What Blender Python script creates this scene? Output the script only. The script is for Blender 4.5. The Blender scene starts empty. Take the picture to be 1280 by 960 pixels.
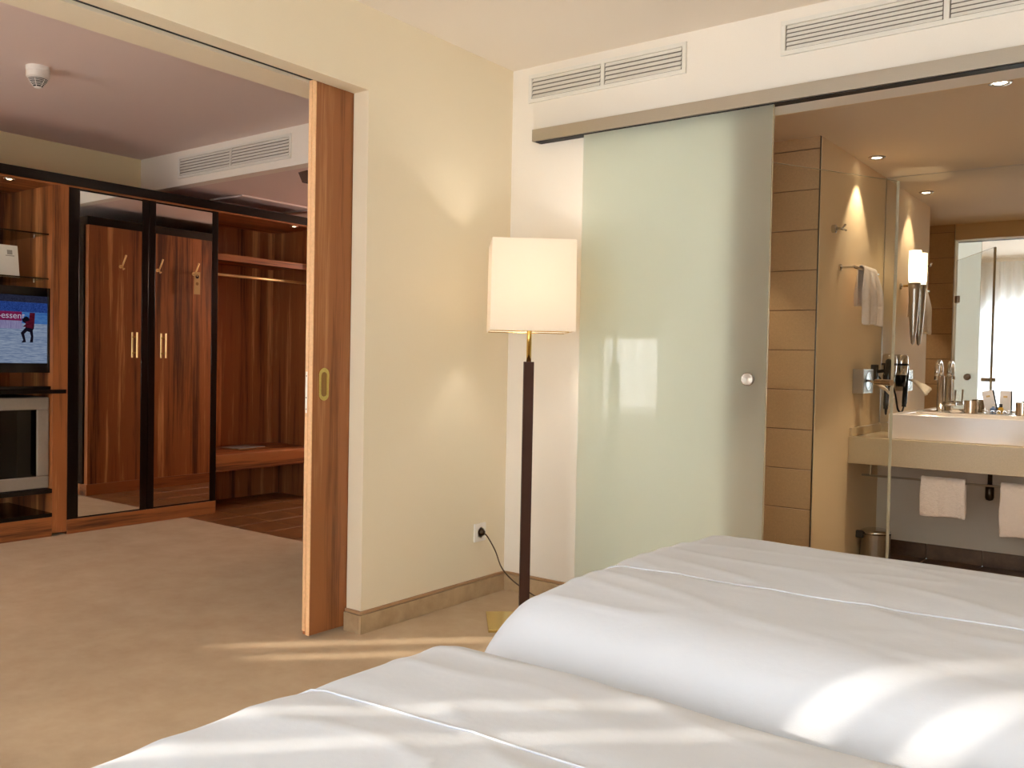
import bpy, bmesh, math, random
from mathutils import Vector, Matrix, noise
C = bpy.context.scene.collection
SC = bpy.context.scene
PI = math.pi
random.seed(4)

# ------------------------------------------------------------------ camera
F_PX = 1115.04
RX = Vector((0.798495, 0.6016849, 0.01951954))
UX = Vector((-0.03071161, 0.00833229, 0.99949356))
FX = Vector((-0.60121754, 0.79869008, -0.025132))
cd = bpy.data.cameras.new('camera'); cam = bpy.data.objects.new('camera', cd); C.objects.link(cam)
cd.sensor_width = 36; cd.sensor_fit = 'HORIZONTAL'; cd.lens = F_PX / 1280 * 36
cd.clip_start = 0.02
m3 = Matrix((RX, UX, -FX)).transposed()
cam.matrix_world = Matrix.Translation((2.61818, -3.44097, 1.10688)) @ m3.to_4x4()
SC.camera = cam

# ------------------------------------------------------------------ world, sun, daylight, exposure
SC.view_settings.view_transform = 'Standard'; SC.view_settings.look = 'None'
SC.view_settings.exposure = 0.27; SC.view_settings.gamma = 1.0
SC.view_settings.use_curve_mapping = False
SC.cycles.use_denoising = True
SC.cycles.max_bounces = 14; SC.cycles.diffuse_bounces = 7; SC.cycles.glossy_bounces = 6
SC.cycles.transmission_bounces = 8; SC.cycles.transparent_max_bounces = 12
SC.cycles.sample_clamp_indirect = 4.0; SC.cycles.caustics_refractive = False; SC.cycles.caustics_reflective = False
w = bpy.data.worlds.new('world'); SC.world = w; w.use_nodes = True
w.node_tree.nodes['Background'].inputs[0].default_value = (0.86, 0.93, 1.0, 1)
w.node_tree.nodes['Background'].inputs[1].default_value = 1.6

def light(name, kind, loc, energy, color, direction=(0, 0, -1), **kw):
    l = bpy.data.lights.new(name, kind); o = bpy.data.objects.new(name, l); C.objects.link(o)
    l.energy = energy; l.color = color; o.location = loc
    o.rotation_euler = Vector(direction).to_track_quat('-Z', 'Y').to_euler()
    for k, v in kw.items(): setattr(l, k, v)
    return o
SUN_EL = math.radians(15)
light('sun', 'SUN', (-8, -8, 6), 8.5, (1.0, 0.90, 0.76),
      (math.cos(SUN_EL) * .7071, math.cos(SUN_EL) * .7071, -math.sin(SUN_EL)), angle=math.radians(0.9))
light('daylight_bedroom', 'AREA', (2.25, -4.9, 1.06), 172, (0.80, 0.89, 1.0), (0, 1, 0), shape='RECTANGLE', size=3.5, size_y=1.85)
light('daylight_living', 'AREA', (-2.35, -4.9, 1.3), 185, (0.98, 0.92, 0.92), (0, 1, 0), shape='RECTANGLE', size=1.7, size_y=1.3)

# ------------------------------------------------------------------ material helpers
MATS = {}
def srgb(r, g, b):
    f = lambda c: c / 12.92 if c <= 0.04045 else ((c + 0.055) / 1.055) ** 2.4
    return (f(r / 255), f(g / 255), f(b / 255), 1)
def newmat(name):
    m = bpy.data.materials.new(name); m.use_nodes = True; MATS[name] = m
    return m, m.node_tree.nodes, m.node_tree.links, m.node_tree.nodes['Principled BSDF']
def pos(N, L, scale=(1, 1, 1), rot=(0, 0, 0)):
    g = N.new('ShaderNodeNewGeometry'); mp = N.new('ShaderNodeMapping')
    mp.inputs['Scale'].default_value = scale; mp.inputs['Rotation'].default_value = rot
    L.new(g.outputs['Position'], mp.inputs['Vector']); return mp.outputs['Vector']
def noise_tex(N, L, vec, scale, detail=3, rough=.55):
    t = N.new('ShaderNodeTexNoise'); t.inputs['Scale'].default_value = scale
    t.inputs['Detail'].default_value = detail; t.inputs['Roughness'].default_value = rough
    L.new(vec, t.inputs['Vector']); return t.outputs['Fac']
def ramp(N, L, fac, stops):
    r = N.new('ShaderNodeValToRGB'); e = r.color_ramp.elements
    while len(e) > 1: e.remove(e[-1])
    e[0].position, e[0].color = stops[0]
    for p, c in stops[1:]:
        q = e.new(p); q.color = c
    L.new(fac, r.inputs[0]); return r.outputs[0]
def bump(N, L, B, fac, strength=.2, dist=.001):
    b = N.new('ShaderNodeBump'); b.inputs['Strength'].default_value = strength; b.inputs['Distance'].default_value = dist
    L.new(fac, b.inputs['Height']); L.new(b.outputs[0], B.inputs['Normal'])
def plain(name, col, rough=.5, metal=0, bumpscale=0, bstr=.15, spec=.5, vary=0):
    m, N, L, B = newmat(name)
    B.inputs['Base Color'].default_value = col; B.inputs['Roughness'].default_value = rough
    B.inputs['Metallic'].default_value = metal; B.inputs['Specular IOR Level'].default_value = spec
    v = pos(N, L)
    f = noise_tex(N, L, v, bumpscale or 60)
    if bumpscale: bump(N, L, B, f, bstr)
    d = vary or .03
    c2 = tuple(min(1, c * (1 + d)) for c in col[:3]) + (1,); c1 = tuple(c * (1 - d) for c in col[:3]) + (1,)
    L.new(ramp(N, L, f, [(.3, c1), (.7, c2)]), B.inputs['Base Color'])
    return m
def wood(name, axis='z', dark=srgb(82, 42, 22), mid=srgb(158, 96, 53), lite=srgb(220, 158, 102), rough=.38, freq=1.0):
    m, N, L, B = newmat(name)
    s = {'z': (1, 1, .035), 'y': (1, .035, 1), 'x': (.035, 1, 1)}[axis]
    v = pos(N, L, s)
    a = noise_tex(N, L, v, 9 * freq, 1, .4); b = noise_tex(N, L, v, 34 * freq, 4, .65); c = noise_tex(N, L, v, 160 * freq, 3, .6)
    def mth(op, x, y):
        q = N.new('ShaderNodeMath'); q.operation = op
        for i, z in enumerate((x, y)):
            if isinstance(z, (int, float)): q.inputs[i].default_value = z
            else: L.new(z, q.inputs[i])
        return q.outputs[0]
    f = mth('ADD', mth('ADD', mth('MULTIPLY', a, .52), mth('MULTIPLY', b, .34)), mth('MULTIPLY', c, .14))
    col = ramp(N, L, f, [(.38, dark), (.48, mid), (.55, mid), (.63, lite)])
    L.new(col, B.inputs['Base Color']); B.inputs['Roughness'].default_value = rough
    B.inputs['Specular IOR Level'].default_value = .4
    bump(N, L, B, c, .12, .0006)
    return m

plain('paint_cream', srgb(236, 223, 196), .8, bumpscale=220, bstr=.06, spec=.2, vary=.01)
plain('paint_white', srgb(240, 232, 219), .8, bumpscale=220, bstr=.06, spec=.2, vary=.01)
plain('ceiling_white', srgb(238, 228, 214), .85, bumpscale=200, bstr=.05, spec=.1, vary=.01)
plain('ceiling_pink_lit', srgb(230, 212, 204), .85, bumpscale=200, bstr=.05, spec=.1, vary=.01)  # ceiling paint tinted pink; the rosy light is put into the colour
plain('paint_olive_cream', srgb(224, 206, 164), .8, bumpscale=220, bstr=.06, spec=.2, vary=.01)
plain('bath_yellow', srgb(234, 209, 170), .7, bumpscale=220, bstr=.05, spec=.25, vary=.01)
plain('bath_grey', srgb(226, 216, 198), .75, bumpscale=220, bstr=.05, spec=.2, vary=.01)
plain('bath_ceiling', srgb(236, 216, 188), .85, bumpscale=200, bstr=.04, spec=.1, vary=.01)
plain('plastic_white', srgb(236, 232, 224), .4, vary=.01)
plain('vent_white', srgb(232, 227, 216), .45, vary=.01)
plain('vent_dark', srgb(128, 120, 108), .8)
plain('black_lacquer', srgb(17, 10, 8), .25, spec=.35)
plain('black_matt', srgb(14, 12, 12), .6)
plain('black_gloss', srgb(12, 12, 14), .12)
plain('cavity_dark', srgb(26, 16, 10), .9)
plain('chrome', srgb(214, 210, 204), .09, 1, vary=.01)
plain('dim_chrome', srgb(84, 76, 64), .35, 1)
plain('brushed_steel', srgb(176, 168, 156), .32, 1, bumpscale=400, bstr=.05)
plain('rail_steel', srgb(186, 177, 162), .35, .85, bumpscale=400, bstr=.05)
plain('brass', srgb(206, 172, 96), .2, 1)
plain('brass_plate', srgb(222, 198, 120), .25, .9)
plain('pole_brown', srgb(62, 36, 24), .6, spec=.2)
plain('brass_lit', srgb(252, 222, 160), .45, .9)  # paler copy of brass with the glow of lit metal put in
plain('cord_dark', srgb(84, 62, 38), .5)
plain('ceramic', srgb(236, 226, 214), .12, spec=.6, vary=.005)
plain('stone_cream', srgb(204, 184, 148), .3, bumpscale=120, bstr=.02, vary=.05)
plain('tile_tan', srgb(198, 166, 126), .28, bumpscale=90, bstr=.03, vary=.06)
plain('grout_tan', srgb(136, 106, 76), .9)
plain('grout_hall', srgb(206, 168, 124), .9)
plain('grout_floor', srgb(150, 124, 96), .9)
plain('paper_white', srgb(226, 220, 216), .6, vary=.01)
plain('paper_print', srgb(150, 144, 140), .7)
plain('card_tan', srgb(196, 164, 104), .6)
plain('card_gold', srgb(140, 104, 52), .5)
plain('tissue_white', srgb(240, 226, 206), .8, bumpscale=90, bstr=.3)
plain('fridge_grey', srgb(146, 136, 122), .45)
plain('edge_birch', srgb(226, 180, 132), .45, bumpscale=80, bstr=.04, vary=.08)
plain('siphon_dark', srgb(64, 50, 36), .3, .8)
plain('bottle_blue', srgb(96, 120, 160), .3)
plain('bottle_amber', srgb(206, 160, 50), .3)
plain('lens_glow_metal', srgb(220, 200, 170), .2, 1)
wood('wood_v'); wood('wood_h', 'y')
wood('wood_door', 'z', srgb(104, 60, 32), srgb(152, 96, 56), srgb(184, 130, 84), .36)
wood('wood_x', 'x')

def carpet():
    m, N, L, B = newmat('carpet')
    v = pos(N, L)
    a = noise_tex(N, L, v, 5, 5, .7); b = noise_tex(N, L, v, 420, 2, .7)
    mx = N.new('ShaderNodeMath'); mx.operation = 'MULTIPLY_ADD'; mx.inputs[1].default_value = .35
    L.new(b, mx.inputs[0]); L.new(a, mx.inputs[2])
    L.new(ramp(N, L, mx.outputs[0], [(.40, srgb(168, 142, 112)), (.95, srgb(190, 166, 136))]), B.inputs['Base Color'])
    B.inputs['Roughness'].default_value = .95; B.inputs['Specular IOR Level'].default_value = .1
    B.inputs['Sheen Weight'].default_value = .25; B.inputs['Sheen Tint'].default_value = srgb(240, 220, 190)
    bump(N, L, B, b, .5, .003)
carpet()
def stone_tile(name, c1, c2, rough):
    m, N, L, B = newmat(name)
    a = noise_tex(N, L, pos(N, L), 9, 5, .65)
    L.new(ramp(N, L, a, [(.35, c1), (.65, c2)]), B.inputs['Base Color'])
    B.inputs['Roughness'].default_value = rough; bump(N, L, B, a, .2, .001)
stone_tile('tile_hall', srgb(104, 66, 36), srgb(134, 90, 50), .35)
stone_tile('tile_bath', srgb(84, 60, 40), srgb(120, 90, 62), .4)
stone_tile('skirting_stone', srgb(168, 142, 108), srgb(190, 164, 128), .5)
def fabric(name, col, wr=.3, scale=9, fine=500):
    m, N, L, B = newmat(name)
    B.inputs['Base Color'].default_value = col; B.inputs['Roughness'].default_value = .75
    B.inputs['Sheen Weight'].default_value = .15; B.inputs['Specular IOR Level'].default_value = .25
    a = noise_tex(N, L, pos(N, L), scale, 4, .6); b = noise_tex(N, L, pos(N, L), fine, 2, .6)
    mx = N.new('ShaderNodeMath'); mx.operation = 'MULTIPLY_ADD'; mx.inputs[1].default_value = .06
    L.new(b, mx.inputs[0]); L.new(a, mx.inputs[2]); bump(N, L, B, mx.outputs[0], wr, .012)
fabric('duvet_cotton', srgb(203, 206, 212), .22, 7)
fabric('terry', srgb(236, 222, 208), .5, 60, 900)
fabric('bed_cloth', srgb(210, 200, 186), .3, 30)
fabric('drape', srgb(206, 192, 166), .3, 30)

def frosted():
    m, N, L, B = newmat('frosted_glass')
    f = noise_tex(N, L, pos(N, L), 300)
    B.inputs['Roughness'].default_value = .9; B.inputs['Specular IOR Level'].default_value = 0
    L.new(ramp(N, L, f, [(.3, srgb(236, 246, 238)), (.7, srgb(240, 250, 242)) ]), B.inputs['Base Color'])
    rf = N.new('ShaderNodeBsdfTranslucent'); rf.inputs[0].default_value = (.91, .97, .94, 1)
    mx = N.new('ShaderNodeMixShader'); mx.inputs[0].default_value = .88
    L.new(B.outputs[0], mx.inputs[1]); L.new(rf.outputs[0], mx.inputs[2])
    gs = N.new('ShaderNodeBsdfGlossy'); gs.inputs['Roughness'].default_value = .015
    lw = N.new('ShaderNodeFresnel'); lw.inputs[0].default_value = 1.5
    gg = N.new('ShaderNodeNewGeometry'); ml = N.new('ShaderNodeMath'); ml.operation = 'MULTIPLY_ADD'; ml.inputs[1].default_value = -1; ml.inputs[2].default_value = 1
    L.new(gg.outputs['Backfacing'], ml.inputs[0]); m5 = N.new('ShaderNodeMath'); m5.operation = 'MULTIPLY'
    L.new(lw.outputs[0], m5.inputs[0]); L.new(ml.outputs[0], m5.inputs[1])
    m4 = N.new('ShaderNodeMixShader'); L.new(m5.outputs[0], m4.inputs[0]); L.new(mx.outputs[0], m4.inputs[1]); L.new(gs.outputs[0], m4.inputs[2])
    L.new(m4.outputs[0], N['Material Output'].inputs[0])
frosted()
def clearglass(name, tint, refl=1.45):
    m, N, L, B = newmat(name)
    t = N.new('ShaderNodeBsdfTransparent'); t.inputs[0].default_value = tint
    g = N.new('ShaderNodeBsdfGlossy'); g.inputs['Roughness'].default_value = .0
    f = N.new('ShaderNodeFresnel'); f.inputs[0].default_value = refl
    mx = N.new('ShaderNodeMixShader'); gg = N.new('ShaderNodeNewGeometry'); ml = N.new('ShaderNodeMath'); ml.operation = 'MULTIPLY_ADD'; ml.inputs[1].default_value = -1; ml.inputs[2].default_value = 1
    L.new(gg.outputs['Backfacing'], ml.inputs[0]); m5 = N.new('ShaderNodeMath'); m5.operation = 'MULTIPLY'; L.new(f.outputs[0], m5.inputs[0]); L.new(ml.outputs[0], m5.inputs[1]); L.new(m5.outputs[0], mx.inputs[0]); L.new(t.outputs[0], mx.inputs[1]); L.new(g.outputs[0], mx.inputs[2])
    L.new(mx.outputs[0], N['Material Output'].inputs[0])
clearglass('clear_glass', (.98, .985, .97, 1)); clearglass('window_glass', (.97, .98, .98, 1)); clearglass('shelf_glass', (.75, .85, .8, 1))
clearglass('dark_glass', (.10, .09, .08, 1), 1.5)
plain('glass_edge', srgb(196, 186, 158), .2)
m, N, L, B = newmat('mirror'); B.inputs['Base Color'].default_value = (.88, .89, .87, 1); B.inputs['Metallic'].default_value = 1; B.inputs['Roughness'].default_value = .005
def sheer():
    m, N, L, B = newmat('sheer_curtain')
    t = N.new('ShaderNodeBsdfTransparent'); t.inputs[0].default_value = (1, 1, 1, 1)
    tl = N.new('ShaderNodeBsdfTranslucent'); tl.inputs[0].default_value = (.92, .92, .92, 1)
    d = N.new('ShaderNodeBsdfDiffuse'); d.inputs[0].default_value = (.85, .84, .82, 1)
    a = N.new('ShaderNodeMixShader'); a.inputs[0].default_value = .30; L.new(tl.outputs[0], a.inputs[1]); L.new(d.outputs[0], a.inputs[2])
    b = N.new('ShaderNodeMixShader'); b.inputs[0].default_value = .10; L.new(a.outputs[0], b.inputs[1]); L.new(t.outputs[0], b.inputs[2])
    L.new(b.outputs[0], N['Material Output'].inputs[0])
sheer()
def shade():
    m, N, L, B = newmat('lamp_shade_cloth')
    tl = N.new('ShaderNodeBsdfTranslucent'); tl.inputs[0].default_value = srgb(254, 246, 234)
    d = N.new('ShaderNodeBsdfDiffuse'); d.inputs[0].default_value = srgb(246, 240, 230)
    a = N.new('ShaderNodeMixShader'); a.inputs[0].default_value = .45; L.new(tl.outputs[0], a.inputs[1]); L.new(d.outputs[0], a.inputs[2])
    L.new(a.outputs[0], N['Material Output'].inputs[0])
shade()
def glow(name, col, st):
    m, N, L, B = newmat(name)
    e = N.new('ShaderNodeEmission'); e.inputs[0].default_value = col; e.inputs[1].default_value = st
    L.new(e.outputs[0], N['Material Output'].inputs[0])
glow('halogen', (1, .85, .62, 1), 14); glow('bulb', (1, .8, .5, 1), 6); m, N, L, B = newmat('sconce_glow')
e = N.new('ShaderNodeEmission'); e.inputs[0].default_value = (1, .80, .52, 1); e.inputs[1].default_value = 1.1
tl = N.new('ShaderNodeBsdfTranslucent'); tl.inputs[0].default_value = (.9, .88, .82, 1)
ad = N.new('ShaderNodeAddShader'); L.new(e.outputs[0], ad.inputs[0]); L.new(tl.outputs[0], ad.inputs[1]); L.new(ad.outputs[0], N['Material Output'].inputs[0])
glow('halogen_small', (1, .8, .5, 1), 5)
def screen_mat(name, c1, c2, st, scale=(1, 3, 14), ns=9):
    m, N, L, B = newmat(name)
    f = noise_tex(N, L, pos(N, L, scale), ns, 3, .7)
    e = N.new('ShaderNodeEmission'); e.inputs[1].default_value = st
    L.new(ramp(N, L, f, [(.35, c1), (.65, c2)]), e.inputs[0]); L.new(e.outputs[0], N['Material Output'].inputs[0])
screen_mat('scr_ice', srgb(120, 140, 178), srgb(176, 192, 216), .42, (1, 2, 20))
screen_mat('scr_top', srgb(34, 36, 60), srgb(66, 70, 96), .34, (1, 20, 20))
screen_mat('scr_crowd', srgb(28, 50, 120), srgb(60, 96, 180), .42, (1, 20, 20))
screen_mat('scr_board', srgb(126, 30, 80), srgb(146, 44, 96), .42)
screen_mat('scr_boardblue', srgb(60, 112, 190), srgb(90, 140, 206), .42)
screen_mat('scr_pale', srgb(140, 130, 180), srgb(170, 166, 206), .42, (1, 20, 3))
screen_mat('scr_text', srgb(206, 196, 222), srgb(226, 216, 236), .42)
screen_mat('scr_red', srgb(84, 20, 40), srgb(116, 34, 56), .34)
screen_mat('scr_black', srgb(22, 20, 34), srgb(34, 28, 44), .34)

# ------------------------------------------------------------------ object helpers
def world_off(o):
    v = Vector((0, 0, 0))
    while o is not None:
        v = v + o.location; o = o.parent
    return v
def setp(o, label=None, cat=None, group=None, kind=None):
    if label: o['label'] = label
    if cat: o['category'] = cat
    if group: o['group'] = group
    if kind: o['kind'] = kind
    return o
def thing(name, label, cat, loc, group=None):
    o = bpy.data.objects.new(name, None); C.objects.link(o); o.location = loc; o.empty_display_size = .05
    return setp(o, label, cat, group)
class MB:
    def __init__(s): s.b = bmesh.new()
    def box(s, x0, x1, y0, y1, z0, z1):
        vs = [s.b.verts.new(p) for p in ((x0, y0, z0), (x1, y0, z0), (x1, y1, z0), (x0, y1, z0), (x0, y0, z1), (x1, y0, z1), (x1, y1, z1), (x0, y1, z1))]
        for f in ((3, 2, 1, 0), (4, 5, 6, 7), (0, 1, 5, 4), (1, 2, 6, 5), (2, 3, 7, 6), (3, 0, 4, 7)):
            s.b.faces.new([vs[i] for i in f])
        return s
    def rbox(s, c, dx, dy, dz, rot=None):   # centred box with a rotation matrix
        h = (dx / 2, dy / 2, dz / 2); vs = []
        for sx, sy, sz in ((-1, -1, -1), (1, -1, -1), (1, 1, -1), (-1, 1, -1), (-1, -1, 1), (1, -1, 1), (1, 1, 1), (-1, 1, 1)):
            p = Vector((sx * h[0], sy * h[1], sz * h[2]))
            if rot is not None: p = rot @ p
            vs.append(s.b.verts.new(p + Vector(c)))
        for f in ((3, 2, 1, 0), (4, 5, 6, 7), (0, 1, 5, 4), (1, 2, 6, 5), (2, 3, 7, 6), (3, 0, 4, 7)):
            s.b.faces.new([vs[i] for i in f])
        return s
    def tube(s, pts, r, n=10, caps=True):
        pts = [Vector(p) for p in pts]; rings = []
        rr = r if isinstance(r, (list, tuple)) else [r] * len(pts)
        t0 = (pts[1] - pts[0]).normalized()
        up = Vector((0, 0, 1)) if abs(t0.z) < .9 else Vector((1, 0, 0))
        a = t0.cross(up).normalized()
        for i, p in enumerate(pts):
            t = (pts[min(i + 1, len(pts) - 1)] - pts[max(i - 1, 0)]).normalized()
            a = (a - t * a.dot(t)).normalized(); b = t.cross(a)
            rings.append([s.b.verts.new(p + rr[i] * (math.cos(2 * PI * k / n) * a + math.sin(2 * PI * k / n) * b)) for k in range(n)])
        for q, w_ in zip(rings, rings[1:]):
            for k in range(n): s.b.faces.new((q[k], q[(k + 1) % n], w_[(k + 1) % n], w_[k]))
        if caps: s.b.faces.new(rings[0][::-1]); s.b.faces.new(rings[-1])
        return s
    def lathe(s, c, prof, n=24, axis='z'):
        rings = []
        for r, h in prof:
            ring = []
            for k in range(n):
                a = 2 * PI * k / n; p = (r * math.cos(a), r * math.sin(a), h)
                if axis == 'y': p = (p[0], h, p[1])
                if axis == 'x': p = (h, p[0], p[1])
                ring.append(s.b.verts.new(Vector(c) + Vector(p)))
            rings.append(ring)
        for q, w_ in zip(rings, rings[1:]):
            for k in range(n): s.b.faces.new((q[k], q[(k + 1) % n], w_[(k + 1) % n], w_[k]))
        if prof[0][0] > 1e-5: s.b.faces.new(rings[0][::-1])
        if prof[-1][0] > 1e-5: s.b.faces.new(rings[-1])
        return s
def smooth(pts, k=8):
    P = [Vector(p) for p in pts]; out = []
    for i in range(len(P) - 1):
        a, b, c, d = P[max(i - 1, 0)], P[i], P[i + 1], P[min(i + 2, len(P) - 1)]
        for j in range(k):
            t = j / k
            out.append(.5 * ((2 * b) + (c - a) * t + (2 * a - 5 * b + 4 * c - d) * t * t + (-a + 3 * b - 3 * c + d) * t ** 3))
    out.append(P[-1]); return out
def obj(name, mb, mat, parent=None, bevel=0, smooth_=False, kind=None, label=None, cat=None, group=None, seg=2):
    bm = mb.b if isinstance(mb, MB) else mb
    bmesh.ops.recalc_face_normals(bm, faces=bm.faces)
    xs = [v.co for v in bm.verts]
    lo = Vector((min(v.x for v in xs), min(v.y for v in xs), min(v.z for v in xs)))
    hi = Vector((max(v.x for v in xs), max(v.y for v in xs), max(v.z for v in xs)))
    c = Vector(((lo.x + hi.x) / 2, (lo.y + hi.y) / 2, lo.z))
    bmesh.ops.translate(bm, verts=bm.verts, vec=-c)
    me = bpy.data.meshes.new(name); bm.to_mesh(me); bm.free()
    me.materials.append(MATS[mat])
    if smooth_: me.polygons.foreach_set('use_smooth', [True] * len(me.polygons))
    o = bpy.data.objects.new(name, me); C.objects.link(o); o.parent = parent
    o.location = c - world_off(parent)
    if bevel:
        md = o.modifiers.new('bevel', 'BEVEL'); md.width = bevel; md.segments = seg; md.limit_method = 'ANGLE'; md.harden_normals = False
    return setp(o, label, cat, group, kind)
BOXC = {}
def bx(name, x0, x1, y0, y1, z0, z1, mat, parent=None, bevel=0, **kw):
    key = (round(x1 - x0, 4), round(y1 - y0, 4), round(z1 - z0, 4), mat)
    c = Vector(((x0 + x1) / 2, (y0 + y1) / 2, z0))
    if key not in BOXC:
        o = obj(name, MB().box(x0, x1, y0, y1, z0, z1), mat, parent, bevel, **kw); BOXC[key] = o.data; return o
    o = bpy.data.objects.new(name, BOXC[key]); C.objects.link(o); o.parent = parent; o.location = c - world_off(parent)
    if bevel:
        md = o.modifiers.new('bevel', 'BEVEL'); md.width = bevel; md.segments = kw.get('seg', 2); md.limit_method = 'ANGLE'
    return setp(o, kw.get('label'), kw.get('cat'), kw.get('group'), kw.get('kind'))
def struct(name, x0, x1, y0, y1, z0, z1, mat, **kw): return bx(name, x0, x1, y0, y1, z0, z1, mat, kind='structure', **kw)
def dup(root, loc, label=None):
    r = root.copy(); C.objects.link(r); r.location = loc
    if label: r['label'] = label
    for ch in list(root.children):
        c = ch.copy(); C.objects.link(c); c.parent = r
        for g in list(ch.children):
            d = g.copy(); C.objects.link(d); d.parent = c
    return r

H = 2.5; HB = 2.253; HH = 2.265; YW = -4.6; OT = 2.173
# ------------------------------------------------------------------ room shell
struct('floor', -3.9, 4.2, YW, 0.08, -.06, 0, 'carpet')
o = struct('ceiling', 0.0, 4.2, YW, 0.0, H, H + .06, 'ceiling_white')
struct('ceiling.001', -3.9, -.3, YW, 0.08, H, H + .06, 'ceiling_pink_lit')
struct('ceiling.002', -3.9, -.3, .16, 2.7, HH, HH + .06, 'ceiling_pink_lit')
struct('ceiling.003', -.3, 3.3, .12, 2.3, HB, HB + .06, 'bath_ceiling')
# partition with the pocket for the sliding door (two leaves)
mb = MB(); mb.box(-.085, 0, -.945, 0, 0, H).box(-.085, 0, YW, -.945, OT, H)
obj('wall_left', mb, 'paint_cream', kind='structure')
mb = MB(); mb.box(-.30, -.133, -.945, .12, 0, H).box(-.30, -.133, YW, -.945, OT, H)
obj('wall_left.001', mb, 'paint_cream', kind='structure')
bx('trim_1', -.133, -.085, YW, -.03, 2.186, H, 'black_matt', kind='structure')  # black lining stands in for the shade inside the door slot
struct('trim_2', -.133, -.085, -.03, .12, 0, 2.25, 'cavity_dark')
# bedroom wall towards bathroom, opening from x = 1.15
mb = MB(); mb.box(0, 1.15, 0, .12, 0, H).box(1.15, 4.2, 0, .12, 2.13, H).box(3.3, 4.2, 0, .12, 0, 2.13)
obj('wall_right', mb, 'paint_white', kind='structure')
# living / hall soffit (face at y = .08)
struct('wall_soffit', -3.9, -.3, .08, .16, HH, H, 'paint_white')
struct('wall_living.001', -4.0, -3.9, YW - .06, -3.05, 0, H, 'paint_olive_cream')
struct('wall_living', -3.9, -3.40, -3.05, 2.7, 0, H, 'paint_olive_cream')
struct('wall_hall', -3.4, -.3, 2.6, 2.7, 0, HH, 'paint_cream')
struct('wall_hall.001', -.62, -.3, .12, 2.6, 0, HH, 'paint_cream')
# window wall; narrow openings are unseen slits added to shape the sun streaks
WIN_SLITS = [(-3.575, -3.46, 1.22, 1.72), (-3.36, -3.25, 1.22, 1.66), (-2.85, -1.5, .62, 1.92), (-.386, -.306, 1.2, 1.78), (-.227, -.147, 1.2, 1.78), (.5, 4.0, .12, 1.92)]
mb = MB(); x = -3.9
for a, b, z0, z1 in WIN_SLITS:
    mb.box(x, a, YW - .06, YW, 0, H); mb.box(a, b, YW - .06, YW, 0, z0); mb.box(a, b, YW - .06, YW, z1, H); x = b
mb.box(x, 4.3, YW - .06, YW, 0, H)
obj('wall_rear', mb, 'paint_white', kind='structure')
struct('wall_far', 4.2, 4.3, YW, .12, 0, H, 'paint_cream')
for i, (a, b, z0, z1) in enumerate(WIN_SLITS):
    if b - a < .2: continue
    n = 'window_%d' % (1 if a < 0 else 2)
    fr = MB(); y0, y1 = YW - .058, YW - .004
    fr.box(a, b, y0, y1, z0, z0 + .05).box(a, b, y0, y1, z1 - .05, z1)
    k = 2 if a < 0 else 3
    for j in range(k + 1):
        xx = a + (b - a) * j / k; xx = min(max(xx, a + .03), b - .03)
        fr.box(xx - .035, xx + .035, y0, y1, z0 + .05, z1 - .05)
    w_ = obj(n, fr, 'plastic_white', kind='structure')
    bx('window_pane', a + .03, b - .03, YW - .034, YW - .028, z0 + .03, z1 - .03, 'window_glass', w_)
# bathroom shell
struct('wall_bathroom_left', .7, 1.148, 1.022, 2.30, 0, HB, 'grout_tan')
struct('wall_bathroom_left.001', 1.1485, 1.153, 1.024, 2.205, 0, HB, 'bath_yellow')
struct('wall_bathroom_back', 1.153, 3.2, 2.205, 2.30, 0, HB, 'bath_grey')
struct('wall_bathroom_right', 3.2, 3.3, .12, 2.3, 0, HB, 'bath_yellow')
struct('wall_shower_end', -.3, .1, .12, 2.3, 0, HB, 'bath_yellow')
struct('wall_shower_back', .1, .7, 1.022, 2.3, 0, HB, 'grout_tan')
mb = MB().box(1.15, 3.2, .12, .132, 2.13, HB).box(3.14, 3.2, .12, .132, 0, 2.13)
obj('wall_bathroom_front', mb, 'bath_yellow', kind='structure')
struct('wall_shower_front', .1, 1.145, .12, .128, 0, HB, 'grout_tan')
struct('floor.001', .1, 3.2, .0801, 2.205, -.06, -.006, 'grout_floor')
struct('floor.002', -3.4, -.62, .0801, 2.6, -.06, -.0025, 'grout_hall')
fb = bpy.data.objects['floor.001']; fh = bpy.data.objects['floor.002']
x = 1.148 - .295 * 3
while x < 3.2:
    y = 2.205 - .295 * 7
    while y < 2.19:
        a0, a1 = max(x + .002, .1), min(x + .293, 3.2); b0, b1 = max(y + .002, .13), min(y + .293, 2.205)
        if a1 - a0 > .05 and b1 - b0 > .05 and not (a0 < 1.13 and b1 > 1.05): bx('floor_tile', a0, a1, b0, b1, -.006, 0, 'tile_bath', fb, .0015, seg=1)
        y += .295
    x += .295
x = -1.98 - .295 * 5
while x < -.65:
    y = .083
    while y < 2.55:
        a0, a1 = max(x + .004, -3.4), min(x + .291, -.62)
        if a1 - a0 > .04: bx('floor_tile', a0, a1, y + .001, min(y + .288, 2.6), -.0024, 0, 'tile_hall', fh, .0015, seg=1)
        y += .295
    x += .295
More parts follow.
